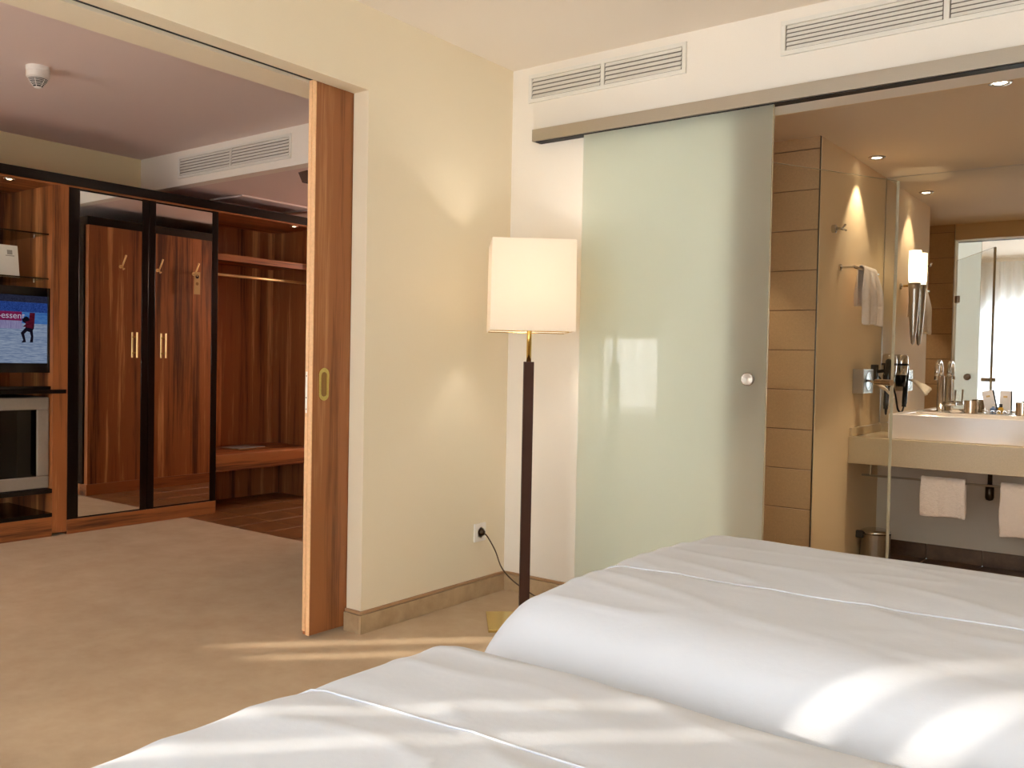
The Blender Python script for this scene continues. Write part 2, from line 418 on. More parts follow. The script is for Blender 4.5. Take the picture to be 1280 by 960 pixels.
# shower wall tiles: 20 cm courses
struct('trim_5', 1.1472, 1.1492, 1.008, 1.0235, 0, HB, 'siphon_dark')
wb = bpy.data.objects['wall_shower_back']; wl = bpy.data.objects['wall_bathroom_left']; wf = bpy.data.objects['wall_shower_front']
for i in range(12):
    z0 = -.005 + .2 * i; z1 = min(z0 + .1958, HB)
    z0 = max(z0, 0)
    if z1 - z0 < .02: continue
    bx('wall_tile', .70, 1.147, 1.012, 1.022, z0, z1, 'tile_tan', wl, .001, seg=1)
    bx('wall_tile', .102, .698, 1.012, 1.022, z0, z1, 'tile_tan', wb, .001, seg=1)
    bx('wall_tile', .102, .62, .128, .138, z0, z1, 'tile_tan', wf, .001, seg=1)
    bx('wall_tile', .623, 1.145, .128, .138, z0, z1, 'tile_tan', wf, .001, seg=1)
# stone skirting of the bathroom back wall
sk = obj('baseboard_bathroom', MB().box(1.154, 3.2, 2.199, 2.205, 0, .083), 'grout_floor', kind='structure')
x = 1.148
while x < 3.2:
    bx('skirting_tile', max(x + .0015, 1.155), min(x + .2935, 3.2), 2.191, 2.199, 0, .086, 'tile_bath', sk, .001, seg=1)
    x += .295
struct('trim_3', 1.1532, 1.165, 1.03, 1.0301 + 1.16, 0, .012, 'paint_white')
# bedroom baseboards with a capping strip
def base(name, boxes, caps):
    m_ = MB()
    for b in boxes: m_.box(*b)
    o = obj(name, m_, 'skirting_stone', kind='structure', bevel=.001)
    c_ = MB()
    for b in caps: c_.box(*b)
    obj('capping_strip', c_, 'skirt_cap', o, bevel=.002)
plain('skirt_cap', srgb(172, 136, 100), .5)
base('baseboard_left', [(0, .015, -.96, -.0, 0, .076), (-.085, 0, -.96, -.945, 0, .076)], [(0, .011, -.956, 0, .078, .09), (-.085, 0, -.956, -.945, .078, .09)])
base('baseboard_right', [(.0151, 1.15, -.015, 0, 0, .076)], [(.0151, 1.15, -.011, 0, .078, .09)])

# ------------------------------------------------------------------ doors of the setting
d1 = bx('door_1', -.13, -.09, -1.133, -.20, .016, 2.182, 'wood_door', kind='structure', label='sliding walnut pocket door half out of the cream wall', bevel=.001)
mb = MB().box(-.13, -.113, -1.137, -1.1331, .03, 2.182).box(-.109, -.09, -1.137, -1.1331, .016, 2.182).box(-.113, -.109, -1.135, -1.1331, .05, 2.182)
obj('door_edge', mb, 'edge_birch', d1, label='pale birch leading edge with a groove')
mb = MB().box(-.126, -.1165, -1.1385, -1.137, .89, 1.052)
lk = obj('lock_plate', mb, 'plastic_white', d1, label='white metal lock plate in the door edge')
for z in (.905, .95, 1.035): obj('screw', MB().lathe((-.121, -1.1391, z), [(.0, -.0002), (.0025, 0), (.0025, .0006)], 8, 'y'), 'siphon_dark', lk)
def oval_plate(cy, cz, hw, hh, x0, x1, n=12):
    b = bmesh.new(); ring = []
    for k in range(2 * n):
        a = PI * k / n; s = 1 if a < PI else -1
        ring.append((cy + hw * math.cos(a), cz + (hh - hw) * (1 if math.sin(a) >= 0 else -1) + hw * math.sin(a)))
    v0 = [b.verts.new((x0, p[0], p[1])) for p in ring]; v1 = [b.verts.new((x1, p[0], p[1])) for p in ring]
    b.faces.new(v0[::-1]); b.faces.new(v1)
    for k in range(len(ring)): b.faces.new((v0[k], v0[(k + 1) % len(ring)], v1[(k + 1) % len(ring)], v1[k]))
    return b
hp = obj('recessed_pull', oval_plate(-1.079, 1.003, .026, .065, -.0899, -.086), 'brass_plate', d1, label='oval brass finger pull', bevel=.0008)
obj('pull_rim', MB().box(-.086, -.0845, -1.068, -1.064, .962, 1.04), 'brass', hp)
obj('pull_recess', oval_plate(-1.079, 1.003, .014, .048, -.0859, -.0853), 'card_gold', hp)

d2 = bx('door_2', .437, 1.31, -.046, -.036, .012, 2.128, 'frosted_glass', kind='structure', label='frosted greenish glass sliding door hanging on the steel rail', bevel=.001, seg=1)
d2.data.materials.append(MATS['clear_glass'])
for p_ in d2.data.polygons:
    if p_.normal.y > -.9: p_.material_index = 1
bx('glass_edge', 1.3101, 1.3115, -.046, -.036, .012, 2.128, 'glass_edge', d2)
obj('round_knob', MB().lathe((1.236, -.046, 1.055), [(.0, -.012), (.018, -.0135), (.0235, -.013), (.026, -.010), (.026, 0)], 32, 'y'), 'brushed_steel', d2, smooth_=False, label='round brushed steel knob')
obj('knob_back', MB().lathe((1.236, -.036, 1.055), [(.026, 0), (.026, .008), (.02, .011), (0, .011)], 32, 'y'), 'brushed_steel', d2)
r_ = obj('trim_4', MB().box(.165, 3.28, -.062, -.0, 2.132, 2.186), 'rail_steel', kind='structure', bevel=.001, label='long brushed steel rail of the glass door')
obj('rail_slot', MB().box(.175, 3.28, -.05, -.004, 2.129, 2.1319), 'black_matt', r_)
obj('rail_end_cap', MB().box(.163, .1651, -.062, 0, 2.132, 2.186), 'brushed_steel', r_)

# clear shower door, hinged at the opening and swung into the bathroom
hx, hy, fx, fy = 1.172, .15, 1.548, .885
ang = math.atan2(fy - hy, fx - hx); ln = math.hypot(fx - hx, fy - hy)
Rm = Matrix.Rotation(ang, 3, 'Z')
def on_door(s, n, z): return Vector((hx, hy, 0)) + Rm @ Vector((s, n, z))
d3 = obj('door_3', MB().rbox(on_door(ln / 2, 0, .995), ln, .010, 1.94, Rm), 'clear_glass', kind='structure', label='clear glass shower door standing open into the bathroom')
mb = MB().rbox(on_door(ln + .0006, 0, .995), .0016, .016, 1.94, Rm).rbox(on_door(ln / 2, 0, 1.9656), ln, .008, .001, Rm)
obj('glass_edge', mb, 'glass_edge', d3)
hd = MB(); hd.tube([on_door(ln - .055, -.045, 1.045), on_door(ln - .055, .045, 1.045)], .0135, 16)
obj('door_handle', hd, 'chrome', d3, smooth_=False, label='short chrome cylinder handle through the glass')
for z in (.3, 1.66):
    obj('hinge', MB().rbox(on_door(.03, 0, z), .06, .022, .055, Rm), 'brushed_steel', d3, bevel=.002)

# ------------------------------------------------------------------ curtains at the rear windows
def curtain(name, x0, x1, y, z0, z1, mat, label, amp=.03, wl=.13, group=None):
    b = bmesh.new(); n = max(6, int((x1 - x0) / wl * 8)); rows = [z0, (z0 + z1) / 2, z1]; grid = []
    for zz in rows:
        grid.append([b.verts.new((x0 + (x1 - x0) * i / n, y + amp * math.sin(i / 8 * 2 * PI + .8 * math.sin(i * .21)), zz)) for i in range(n + 1)])
    for r0, r1 in zip(grid, grid[1:]):
        for i in range(n): b.faces.new((r0[i], r0[i + 1], r1[i + 1], r1[i]))
    return obj(name, b, mat, smooth_=True, label=label, cat='curtain')
curtain('sheer_curtain', .42, 4.05, YW + .16, .02, 2.44, 'sheer_curtain', 'wide white sheer curtain before the bedroom window, seen in the bathroom mirror')
curtain('sheer_curtain', -2.92, -1.45, YW + .16, .40, 2.40, 'sheer_curtain', 'shorter white sheer curtain before the living room window, mirrored in the frosted door')

# ================================================================== OBJECTS
# ------------------------------------------------------------------ bed and duvets
bed = thing('double_bed', 'low double bed almost hidden under two white duvets', 'bed', (2.6, -2.12, 0))
obj('bed_base', MB().box(1.62, 3.62, -3.04, -1.2, .06, .28), 'bed_cloth', bed, .02)
obj('mattress', MB().box(1.62, 3.62, -3.04, -2.13, .282, .47), 'bed_cloth', bed, .05, seg=4)
obj('mattress', MB().box(1.62, 3.62, -2.11, -1.2, .282, .47), 'bed_cloth', bed, .05, seg=4)
for px in (1.75, 3.5):
    for py in (-2.9, -1.35): obj('leg', MB().lathe((px, py, 0), [(.025, 0), (.03, .0601)], 12), 'black_matt', bed)
obj('headboard', MB().box(3.64, 3.70, -3.1, -1.14, .1, 1.05), 'wood_h', bed, .01)

def fold(s, edge, r, straight):
    """arc-length position measured inward from a soft edge -> (offset, drop)"""
    # s < 0 : on the flat top; 0..q : quarter curve ; beyond : hanging
    q = r * PI / 2
    if s <= 0: return s, 0
    if s <= q: a = s / r; return r * math.sin(a), r * (1 - math.cos(a))
    return r + .12 * (s - q), r + (s - q)
def duvet(name, label, y0, y1, xf, top, r0, r1, seam_y, seed, rf=.10, hang=.20, hang0=.16, hang1=.2, lean=0, flare=0):
    """y0 near side, y1 far side, xf foot end"""
    b = bmesh.new(); NX, NY = 190, 130
    sx0 = rf * PI / 2 + hang; X_len = 3.6 - (xf + rf)
    s0 = r0 * PI / 2 + hang0; s1 = r1 * PI / 2 + hang1
    W = (y1 - r1) - (y0 + r0)
    grid = []
    for i in range(NX + 1):
        sx = sx0 - (sx0 + X_len) * (i / NX) ** 1.25
        ox, dx = fold(sx, 0, rf, hang); row = []
        for j in range(NY + 1):
            t = -s0 + (s0 + W + s1) * j / NY
            if t < 0: o_, d_ = fold(-t, 0, r0, hang0); y = y0 + r0 - o_
            elif t > W: o_, d_ = fold(t - W, 0, r1, hang1); y = y1 - r1 + o_
            else: d_ = 0; y = y0 + r0 + t
            x = xf + rf - ox
            u = min(1, max(0, t / W))
            z = top + .012 * math.sin(PI * u) - dx - d_
            # round the two foot corners in plan
            if ox > 0 and t > W: x += min(.06, o_ * .4) * min(1, ox / rf)
            if ox > 0 and t < .1: x -= flare * min(1, (.1 - t) / .25) * min(1, ox / rf)
            P = Vector((x, y, 0))
            n1 = noise.noise(Vector((x * 1.7 + seed, y * 3.0, 0))) ; n2 = noise.noise(Vector((x * 4 + y * 3 + seed, y * 9 - x * 3, 3)))
            k = 1 - abs(noise.noise(Vector((x * 2.2 - y * 1.6 + seed * 3, y * 6 + x * 1.1, 7)))) * 2
            z += .007 * n1 + .0015 * n2 + .004 * max(0, k) ** 5
            # piped seam running along the bed
            sm = abs(y - (seam_y + .03 * math.sin(x * 2.2 + seed)))
            z -= .004 * math.exp(-(sm / .035) ** 2)
            z -= lean * max(0, (y0 + .30 - y)) * 1.0 if d_ == 0 else lean * .30 - lean * min(0, y - y0) * 0
            row.append(b.verts.new((x, y, max(z, .19 + .002 * (j % 3)))))
        grid.append(row)
    for r_0, r_1 in zip(grid, grid[1:]):
        for j in range(NY): b.faces.new((r_0[j], r_0[j + 1], r_1[j + 1], r_1[j]))
    pipe = []
    for i in range(0, NX + 1, 3):
        row = grid[i]; pts_ = [v.co.copy() for v in row]
        for j in range(NY):
            ys = seam_y + .03 * math.sin(pts_[j].x * 2.2 + seed)
            if pts_[j].y <= ys < pts_[j + 1].y:
                f_ = (ys - pts_[j].y) / (pts_[j + 1].y - pts_[j].y); q_ = pts_[j].lerp(pts_[j + 1], f_); pipe.append(q_ + Vector((-.0015, 0, .0015))); break
    o = obj(name, b, 'duvet_cotton', smooth_=True, label=label, cat='duvet')
    obj('piping', MB().tube(pipe, .0017, 6), 'duvet_cotton', o, smooth_=True)
    md = o.modifiers.new('thick', 'SOLIDIFY'); md.thickness = .012; md.offset = -1
    return o
duvet('duvet', 'white duvet on the far half of the bed, next to the glass door', -2.122, -1.06, 1.535, .645, .17, .12, -1.68, 2.0, hang0=.08, flare=.008)
duvet('duvet', 'white duvet on the near half of the bed, cut by the bottom of the photo', -3.14, -2.15, 1.515, .606, .14, .13, -2.55, 9.0, hang1=.08)

# ------------------------------------------------------------------ floor lamp
LX, LY = .415, -.400
lr = thing('floor_lamp', 'lit floor lamp with a square white shade and dark brown post by the corner', 'lamp', (LX, LY, 0))
view = Vector((2.61818 - LX, -3.44097 - LY, 0)).normalized(); LA = math.atan2(view.y, view.x) + PI / 2 + math.radians(5)
Rl = Matrix.Rotation(LA, 3, 'Z')
obj('base_plate', MB().rbox((LX, LY, .006), .31, .27, .012, Rl), 'brass_plate', lr, .0015, label='square polished brass foot')
obj('post', MB().rbox((LX, LY, .56), .042, .042, 1.095, Rl), 'pole_brown', lr, .002, label='square dark brown post')
obj('stem', MB().tube([(LX, LY, 1.1075), (LX, LY, 1.33)], .0105, 16), 'brass', lr, smooth_=True, label='thin brass stem')
def R2(x, y, z): return Vector((LX, LY, z)) + Rl @ Vector((x, y, 0))
b = bmesh.new(); hs = .173; z0, z1 = 1.232, 1.603; t = .0015
def ringv(h, z, hb=None): return [b.verts.new(R2(sx * h, sy * h, z)) for sx, sy in ((-1, -1), (1, -1), (1, 1), (-1, 1))]
o0, o1, i0, i1 = ringv(hs, z0), ringv(hs - .003, z1), ringv(hs - t, z0), ringv(hs - .003 - t, z1)
for k in range(4):
    q = (k + 1) % 4
    b.faces.new((o0[k], o0[q], o1[q], o1[k])); b.faces.new((i0[q], i0[k], i1[k], i1[q])); b.faces.new((o0[q], o0[k], i0[k], i0[q])); b.faces.new((o1[k], o1[q], i1[q], i1[k]))
sh = obj('lamp_shade', b, 'lamp_shade_cloth', lr, label='square white cloth shade, lit from inside')
mb = MB()
for a, c2 in (((-1, -1), (1, -1)), ((1, -1), (1, 1)), ((1, 1), (-1, 1)), ((-1, 1), (-1, -1))):
    mb.tube([R2(a[0] * .168, a[1] * .168, z0 + .002), R2(c2[0] * .168, c2[1] * .168, z0 + .002)], .002, 6)
mb.tube([R2(-.168, 0, z0 + .004), R2(.168, 0, z0 + .004)], .002, 6)
obj('shade_frame', mb, 'brass', sh)
obj('bulb', MB().lathe((LX, LY, 1.33), [(.012, 0), (.014, .03), (.030, .06), (.033, .085), (.022, .11), (0, .118)], 20), 'bulb', lr, smooth_=True)
light('floor_lamp_light', 'POINT', (LX, LY, 1.42), 7.6, (1, .93, .88), shadow_soft_size=.05).parent = None
cord = smooth([(.012, -.190, .300), (.030, -.178, .290), (.060, -.150, .22), (.075, -.120, .14), (.10, -.085, .085), (.16, -.06, .04), (.26, -.055, .006), (.42, -.09, .004), (.55, -.13, .004), (.50, -.19, .004), (.42, -.16, .004), (.46, -.11, .006), (.56, -.12, .004), (.60, -.20, .004), (.50, -.27, .004), (.40, -.30, .008), (.38, -.355, .016), (.39, -.377, .02)], 7)
pc = obj('power_cord', MB().tube(cord, .0033, 6), 'cord_dark', lr, smooth_=True, label='thin dark cord with a plug')
obj('plug', MB().lathe((.004, -.196, .304), [(.0, .028), (.010, .026), (.016, .012), (.018, 0)], 16, 'x'), 'siphon_dark', pc, smooth_=True)
wo = thing('wall_outlet', 'square white wall socket low on the cream wall beside the lamp', 'socket', (0, -.198, .265))
obj('cover_plate', MB().box(0, .009, -.240, -.156, .262, .347), 'plastic_white', wo, .002)
obj('socket_ring', MB().lathe((.009, -.197, .304), [(.028, 0), (.028, .002), (.024, .002), (.022, -.004), (0, -.004)], 24, 'x'), 'vent_white', wo)

# ------------------------------------------------------------------ ventilation grilles
def vent(label, x0, x1, y, z0, z1, mids, ns, group='white wall ventilation grilles'):
    v = thing('air_vent', label, 'vent', ((x0 + x1) / 2, y, z0), group)
    f = .018
    mb = MB(); mb.box(x0, x1, y - .010, y, z0, z0 + f).box(x0, x1, y - .010, y, z1 - f, z1)
    mb.box(x0, x0 + f, y - .010, y, z0 + f, z1 - f).box(x1 - f, x1, y - .010, y, z0 + f, z1 - f)
    obj('frame', mb, 'vent_white', v, .001, seg=1)
    bx('backing', x0 + f, x1 - f, y - .0015, y, z0 + f, z1 - f, 'vent_dark', v)
    for mx in mids: bx('mullion', mx - .009, mx + .009, y - .010, y - .0016, z0 + f, z1 - f, 'vent_white', v)
    xs = [x0 + f] + [q for mx in mids for q in (mx - .009, mx + .009)] + [x1 - f]
    pitch = (z1 - z0 - 2 * f) / ns; me = {}
    Rs = Matrix.Rotation(math.radians(38), 3, 'X')
    for a, c2 in zip(xs[0::2], xs[1::2]):
        for k in range(ns):
            z = z0 + f + pitch * (k + .5); key = round(c2 - a, 4)
            if key not in me:
                o = obj('slat', MB().rbox(((a + c2) / 2, y - .0058, z), c2 - a - .010, .0013, pitch * .90, Matrix.Rotation(math.radians(-24), 3, 'X')), 'vent_white', v)
                me[key] = o.data; hz = o.location.z - (z - world_off(v).z)
            else:
                o = bpy.data.objects.new('slat', me[key]); C.objects.link(o); o.parent = v
                o.location = Vector(((a + c2) / 2, y - .0058, z + hz)) - world_off(v)
    return v
vent('small white louvre grille above the left end of the steel rail', .098, .912, 0, 2.330, 2.462, [.505], 5)
vent('large white louvre grille at the top right, cut by the photo edge', 1.318, 2.51, 0, 2.322, 2.456, [1.913], 6)
vent('white louvre grille on the living room soffit, above the wardrobe', -2.925, -1.735, .08, 2.312, 2.462, [-2.335], 6)

# ------------------------------------------------------------------ living room ceiling things
sd = thing('smoke_detector', 'white round smoke detector on the living room ceiling', 'smoke detector', (-1.9, -1.34, 2.42))
cx, cy = -1.9, -1.34
obj('mount', MB().lathe((cx, cy, 2.478), [(.052, .0), (.054, .004), (.054, .022)], 32), 'plastic_white', sd, smooth_=False)
obj('housing', MB().lathe((cx, cy, 2.425), [(.0, -.0), (.0421, .018), (.052, .024), (.052, .052)], 32), 'plastic_white', sd)
obj('sensor_cage', MB().lathe((cx, cy, 2.396), [(.014, .006), (.020, .010), (.024, .014), (.040, .036), (.043, .044)], 32), 'black_matt', sd)
for k, (r, z) in enumerate(((.0245, 2.4095), (.029, 2.4155), (.0335, 2.4215), (.038, 2.428), (.042, 2.434))):
    obj('ring', MB().lathe((cx, cy, z), [(r, 0), (r + .001, .0), (r + .001, .002), (r, .002)], 32), 'plastic_white', sd)
for k in range(6):
    a = k * PI / 3 - .75
    obj('rib', MB().tube([(cx + .018 * math.cos(a), cy + .018 * math.sin(a), 2.401), (cx + .044 * math.cos(a), cy + .044 * math.sin(a), 2.437)], .0013, 5), 'plastic_white', sd)
obj('tip', MB().lathe((cx, cy, 2.396), [(0, 0), (.012, .001), (.017, .005), (.017, .009)], 20), 'plastic_white', sd)
ah = thing('access_panel', 'shallow framed access panel in the hall ceiling above the wardrobe', 'panel', (-3.0, .83, HH - .01))
obj('panel', MB().box(-3.17, -2.82, .53, 1.165, HH - .006, HH), 'ceiling_pink_lit', ah, .001)
mb = MB().box(-3.19, -2.80, .505, .525, HH - .012, HH).box(-3.19, -2.80, 1.17, 1.19, HH - .012, HH).box(-3.19, -3.175, .525, 1.17, HH - .012, HH).box(-2.815, -2.80, .525, 1.17, HH - .012, HH)
obj('frame', mb, 'ceiling_pink_lit', ah, .002)
sp = thing('wall_speaker', 'dark wedge-shaped loudspeaker peeking out behind the pocket door', 'speaker', (-.45, -.73, 1.89))
P_ = [(-.615, 1.945), (-.345, 1.96), (-.345, 1.88), (-.585, 1.895)]
b = bmesh.new(); f0 = [b.verts.new((x, -.79, z)) for x, z in P_]; f1 = [b.verts.new((x, -.65, z)) for x, z in P_]
b.faces.new(f0); b.faces.new(f1[::-1])
for k in range(4): b.faces.new((f0[k], f0[(k + 1) % 4], f1[(k + 1) % 4], f1[k]))
obj('speaker_case', b, 'pole_brown', sp, .003); obj('bracket', MB().box(-.3449, -.3001, -.74, -.70, 1.90, 1.94), 'black_matt', sp)

# ------------------------------------------------------------------ cabinet wall
XF = -2.80; XBK = -3.395
cn = thing('cornice_board', 'long black-edged cornice board with small lights over the cabinets', 'cornice', (-3.05, -.9, 2.11))
obj('board', MB().box(XBK, XF - .006, -3.0, 1.5, 2.112, 2.176), 'wood_h', cn)
obj('front_strip', MB().box(XF - .0055, XF + .006, -3.0, 1.5, 2.1215, 2.180), 'black_lacquer', cn, .001, label='black lacquered front strip')
def puck(x, y, label):
    t = thing('cabinet_spotlight', label, 'light', (x, y, 2.104), 'small spotlights under the cornice')
    obj('trim_ring', MB().lathe((x, y, 2.1065), [(.016, .0055), (.021, .003), (.030, .0), (.032, .0055)], 24), 'chrome', t)
    obj('lens', MB().lathe((x, y, 2.105), [(0, 0), (.010, .0015), (.0155, .005), (0, .0065)], 20), 'halogen_small', t)
    light('cabinet_spot_light', 'SPOT', (x, y, 2.10), 3.0, (1, .72, .42), (0, 0, -1), spot_size=math.radians(80), spot_blend=.6, shadow_soft_size=.012)
puck(-2.868, -1.048, 'lit spotlight under the cornice at the far left, above the glass shelves')
puck(-2.845, -.200, 'lit spotlight under the cornice between the two mirror doors')
puck(-2.868, 1.03, 'lit spotlight under the cornice above the coat alcove')

md_ = thing('media_cabinet', 'open walnut media cabinet with glass shelves, at the left edge', 'cabinet', (-3.1, -1.3, 0))
obj('side_panel', MB().box(XBK, XF, -.823, -.735, .018, 2.111), 'wood_v', md_, .001)
obj('side_panel', MB().box(XBK, XF, -2.25, -2.18, .018, 2.111), 'wood_v', md_, .001)
obj('back_panel', MB().box(XBK, -3.37, -2.18, -.8231, .10, 2.111), 'wood_v', md_)
obj('plinth', MB().box(XBK, XF, -2.2, -.8235, 0, .118), 'wood_h', md_, .002)
obj('bottom_shelf', MB().box(-3.369, XF + .002, -2.179, -.8235, .1185, .142), 'black_lacquer', md_, .001)
obj('fridge_shelf', MB().box(-3.369, XF + .0, -2.179, -.8235, .262, .288), 'black_lacquer', md_, .001)
obj('counter', MB().box(-3.369, XF + .02, -2.179, -.752, .862, .885), 'black_lacquer', md_, .001, label='thin black counter shelf')
obj('side_filler', MB().box(-3.369, XF - .004, -.8238, -.8232, .29, .86), 'wood_v', md_)
for z in (1.545, 1.812):
    s_ = obj('glass_shelf', MB().box(-3.36, -2.86, -2.179, -.8245, z, z + .008), 'shelf_glass', md_)
    obj('front_edge', MB().box(-2.8599, -2.858, -2.179, -.8245, z, z + .008), 'siphon_dark', s_)
    for y in (-.845, -.98):
        obj('shelf_pin', MB().lathe((-3.2 if y < -.9 else -3.0, y, z - .012), [(.006, 0), (.006, .012)], 10), 'chrome', s_)
# television
tv = thing('television', 'black flat television showing a speed skating broadcast', 'television', (-2.92, -1.2, .886))
X0 = -2.845
obj('housing', MB().box(X0 - .07, X0, -1.62, -.800, .985, 1.492), 'black_gloss', tv, .008)
mb = MB().box(X0, X0 + .006, -1.62, -.838, 1.440, 1.492).box(X0, X0 + .006, -1.62, -.838, .985, 1.042).box(X0, X0 + .006, -.838, -.800, .985, 1.492).box(X0, X0 + .006, -1.62, -1.58, 1.042, 1.44)
obj('bezel', mb, 'black_gloss', tv, .002)
obj('stand', MB().box(X0 - .1, X0 + .02, -1.40, -.775, .8855, .905).box(X0 - .06, X0 - .02, -1.3, -1.1, .905, .985), 'black_gloss', tv, .003)
obj('power_light', MB().lathe((X0 + .006, -.812, 1.10), [(.004, 0), (0, .002)], 8, 'x'), 'scr_text', tv)
scr = bx('screen', X0, X0 + .0012, -1.58, -.838, 1.042, 1.44, 'scr_ice', tv, label='bright picture of ice, advertising boards and a skater')
xs_ = X0 + .0013; YL, YR = -1.58, -.8381
bx('picture_top', xs_, xs_ + .0003, YL, YR, 1.400, 1.44, 'scr_top', scr)
bx('picture_crowd', xs_, xs_ + .0003, YL, YR, 1.343, 1.3999, 'scr_crowd', scr)
bx('picture_board', xs_, xs_ + .0003, YL, -.985, 1.290, 1.3429, 'scr_board', scr)
bx('picture_board', xs_, xs_ + .0003, -.9849, YR, 1.275, 1.3429, 'scr_boardblue', scr)
bx('picture_board', xs_, xs_ + .0003, YL, -.985, 1.243, 1.2899, 'scr_pale', scr)
def poly(name, pts, x, mat, parent):
    b = bmesh.new(); vs = [b.verts.new((x, y, z)) for y, z in pts]; vs2 = [b.verts.new((x + .0003, y, z)) for y, z in pts]
    b.faces.new(vs[::-1]); b.faces.new(vs2)
    for k in range(len(pts)): b.faces.new((vs[k], vs[(k + 1) % len(pts)], vs2[(k + 1) % len(pts)], vs2[k]))
    return obj(name, b, mat, parent)
sk_y, sk_z = -.935, 1.20
S_ = lambda pts: [(sk_y + a, sk_z + c2) for a, c2 in pts]
poly('picture_flag', S_([(-.045, .055), (.02, .055), (.025, .14), (-.005, .14), (-.01, .09)]), xs_ + .0005, 'scr_red', scr)
poly('picture_skater', S_([(-.050, .10), (-.028, .118), (-.012, .112), (-.006, .095), (.012, .075), (.020, .050), (.012, .035), (.016, .0), (.014, -.035), (-.004, -.035), (.002, .0), (-.004, .025), (-.02, .03), (-.036, .014), (-.026, -.035), (-.052, -.038), (-.042, -.022), (-.056, .02), (-.030, .05), (-.028, .075), (-.046, .085)]), xs_ + .0009, 'scr_black', scr)
poly('picture_skater_jersey', S_([(-.026, .052), (.014, .046), (.012, .075), (-.006, .094), (-.030, .085)]), xs_ + .0013, 'scr_red', scr)
def text(body, size, loc, rot, mat, parent, name, align='LEFT'):
    cu = bpy.data.curves.new(name, 'FONT'); cu.body = body; cu.size = size; cu.align_x = align; cu.extrude = .0002
    tmp = bpy.data.objects.new(name, cu); C.objects.link(tmp)
    dg = bpy.context.evaluated_depsgraph_get(); me = bpy.data.meshes.new_from_object(tmp.evaluated_get(dg))
    bpy.data.objects.remove(tmp); me.materials.clear(); me.materials.append(MATS[mat])
    o = bpy.data.objects.new(name, me); C.objects.link(o); o.parent = parent; o.location = Vector(loc) - world_off(parent)
    o.rotation_euler = rot; return o
text('-essent', .052, (xs_ + .0008, -1.118, 1.303), (PI / 2, 0, PI / 2), 'scr_text', scr, 'lettering')
# menu card standing on the lower glass shelf
mc = thing('printed_card', 'white printed card leaning on the lower glass shelf, above the television', 'card', (-3.05, -1.0, 1.554))
Rc = Matrix.Rotation(math.radians(-9), 3, 'Y')
b = MB().rbox((-3.048, -1.050, 1.652), .0012, .272, .198, Rc); obj('sheet', b, 'paper_white', mc)
for k in range(9):
    obj('text_line', MB().rbox((-3.0472 - .004 + .0160 * (1.652 - (1.725 - k * .016)) * -10 * .0, -1.075, 1.725 - k * .016) if 0 else (Vector((-3.048, -1.050, 1.652)) + Rc @ Vector((.001, -.045, .078 - k * .019))), .0004, .10 + .02 * ((k * 7) % 3), .004, Rc), 'paper_print', mc)
obj('emblem', MB().rbox(Vector((-3.048, -1.05, 1.652)) + Rc @ Vector((.001, .088, .055)), .0004, .030, .028, Rc).rbox(Vector((-3.048, -1.05, 1.652)) + Rc @ Vector((.001, .088, .034)), .0004, .05, .005, Rc), 'paper_print', mc)
# minibar
mf = thing('minibar_fridge', 'grey-framed minibar with a dark glass door under the television', 'fridge', (-3.0, -1.2, .289))
obj('cabinet_body', MB().box(-3.33, -2.86, -1.60, -.832, .2885, .84), 'black_matt', mf, .003)
mb = MB().box(-2.8595, -2.83, -1.60, -.829, .765, .838).box(-2.8595, -2.83, -1.60, -.829, .291, .365).box(-2.8595, -2.83, -.90, -.829, .365, .765).box(-2.8595, -2.83, -1.60, -1.53, .365, .765)
fd = obj('door', mb, 'fridge_grey', mf, .006, label='grey door frame')
obj('door_glass', MB().box(-2.85, -2.838, -1.53, -.90, .365, .765), 'dark_glass', fd)
for z in (.45, .60): obj('rack', MB().box(-3.2, -2.865, -1.55, -.88, z, z + .006), 'chrome', mf)

# mirror wardrobe
wd = thing('mirror_wardrobe', 'walnut wardrobe with two tall mirror doors in the middle of the cabinet wall', 'wardrobe', (-3.08, -.22, 0))
obj('carcass', MB().box(XBK, XF - .03, -.734, .310, .087, 2.111), 'wood_v', wd)
obj('plinth', MB().box(XBK, XF + .004, -.7345, .3120, 0, .088), 'wood_h', wd, .003)
for y0, y1 in ((-.733, -.668), (-.256, -.211), (-.206, -.163), (.266, .312)):
    obj('stile', MB().box(XF - .0295, XF, y0, y1, .0885, 2.111), 'black_lacquer', wd, .0015, label='black lacquered upright strip')
for y0, y1, hy_ in ((-.667, -.257, -.302), (-.162, .265, -.098)):
    dr = obj('mirror_door', MB().box(XF - .0295, XF - .008, y0, y1, .0885, 2.11), 'black_lacquer', wd)
    obj('mirror_pane', MB().box(XF - .0079, XF - .002, y0 + .002, y1 - .002, .098, 2.098), 'mirror', dr, label='full-height mirror')
    h_ = obj('handle', MB().tube([(XF + .026, hy_, 1.085), (XF + .026, hy_, 1.248)], .0055, 12), 'brass_lit' if 'brass_lit' in MATS else 'brass', dr, label='slim vertical brass bar handle')
    for z in (1.115, 1.218): obj('handle_post', MB().tube([(XF - .002, hy_, z), (XF + .026, hy_, z)], .004, 8), 'brass', dr)
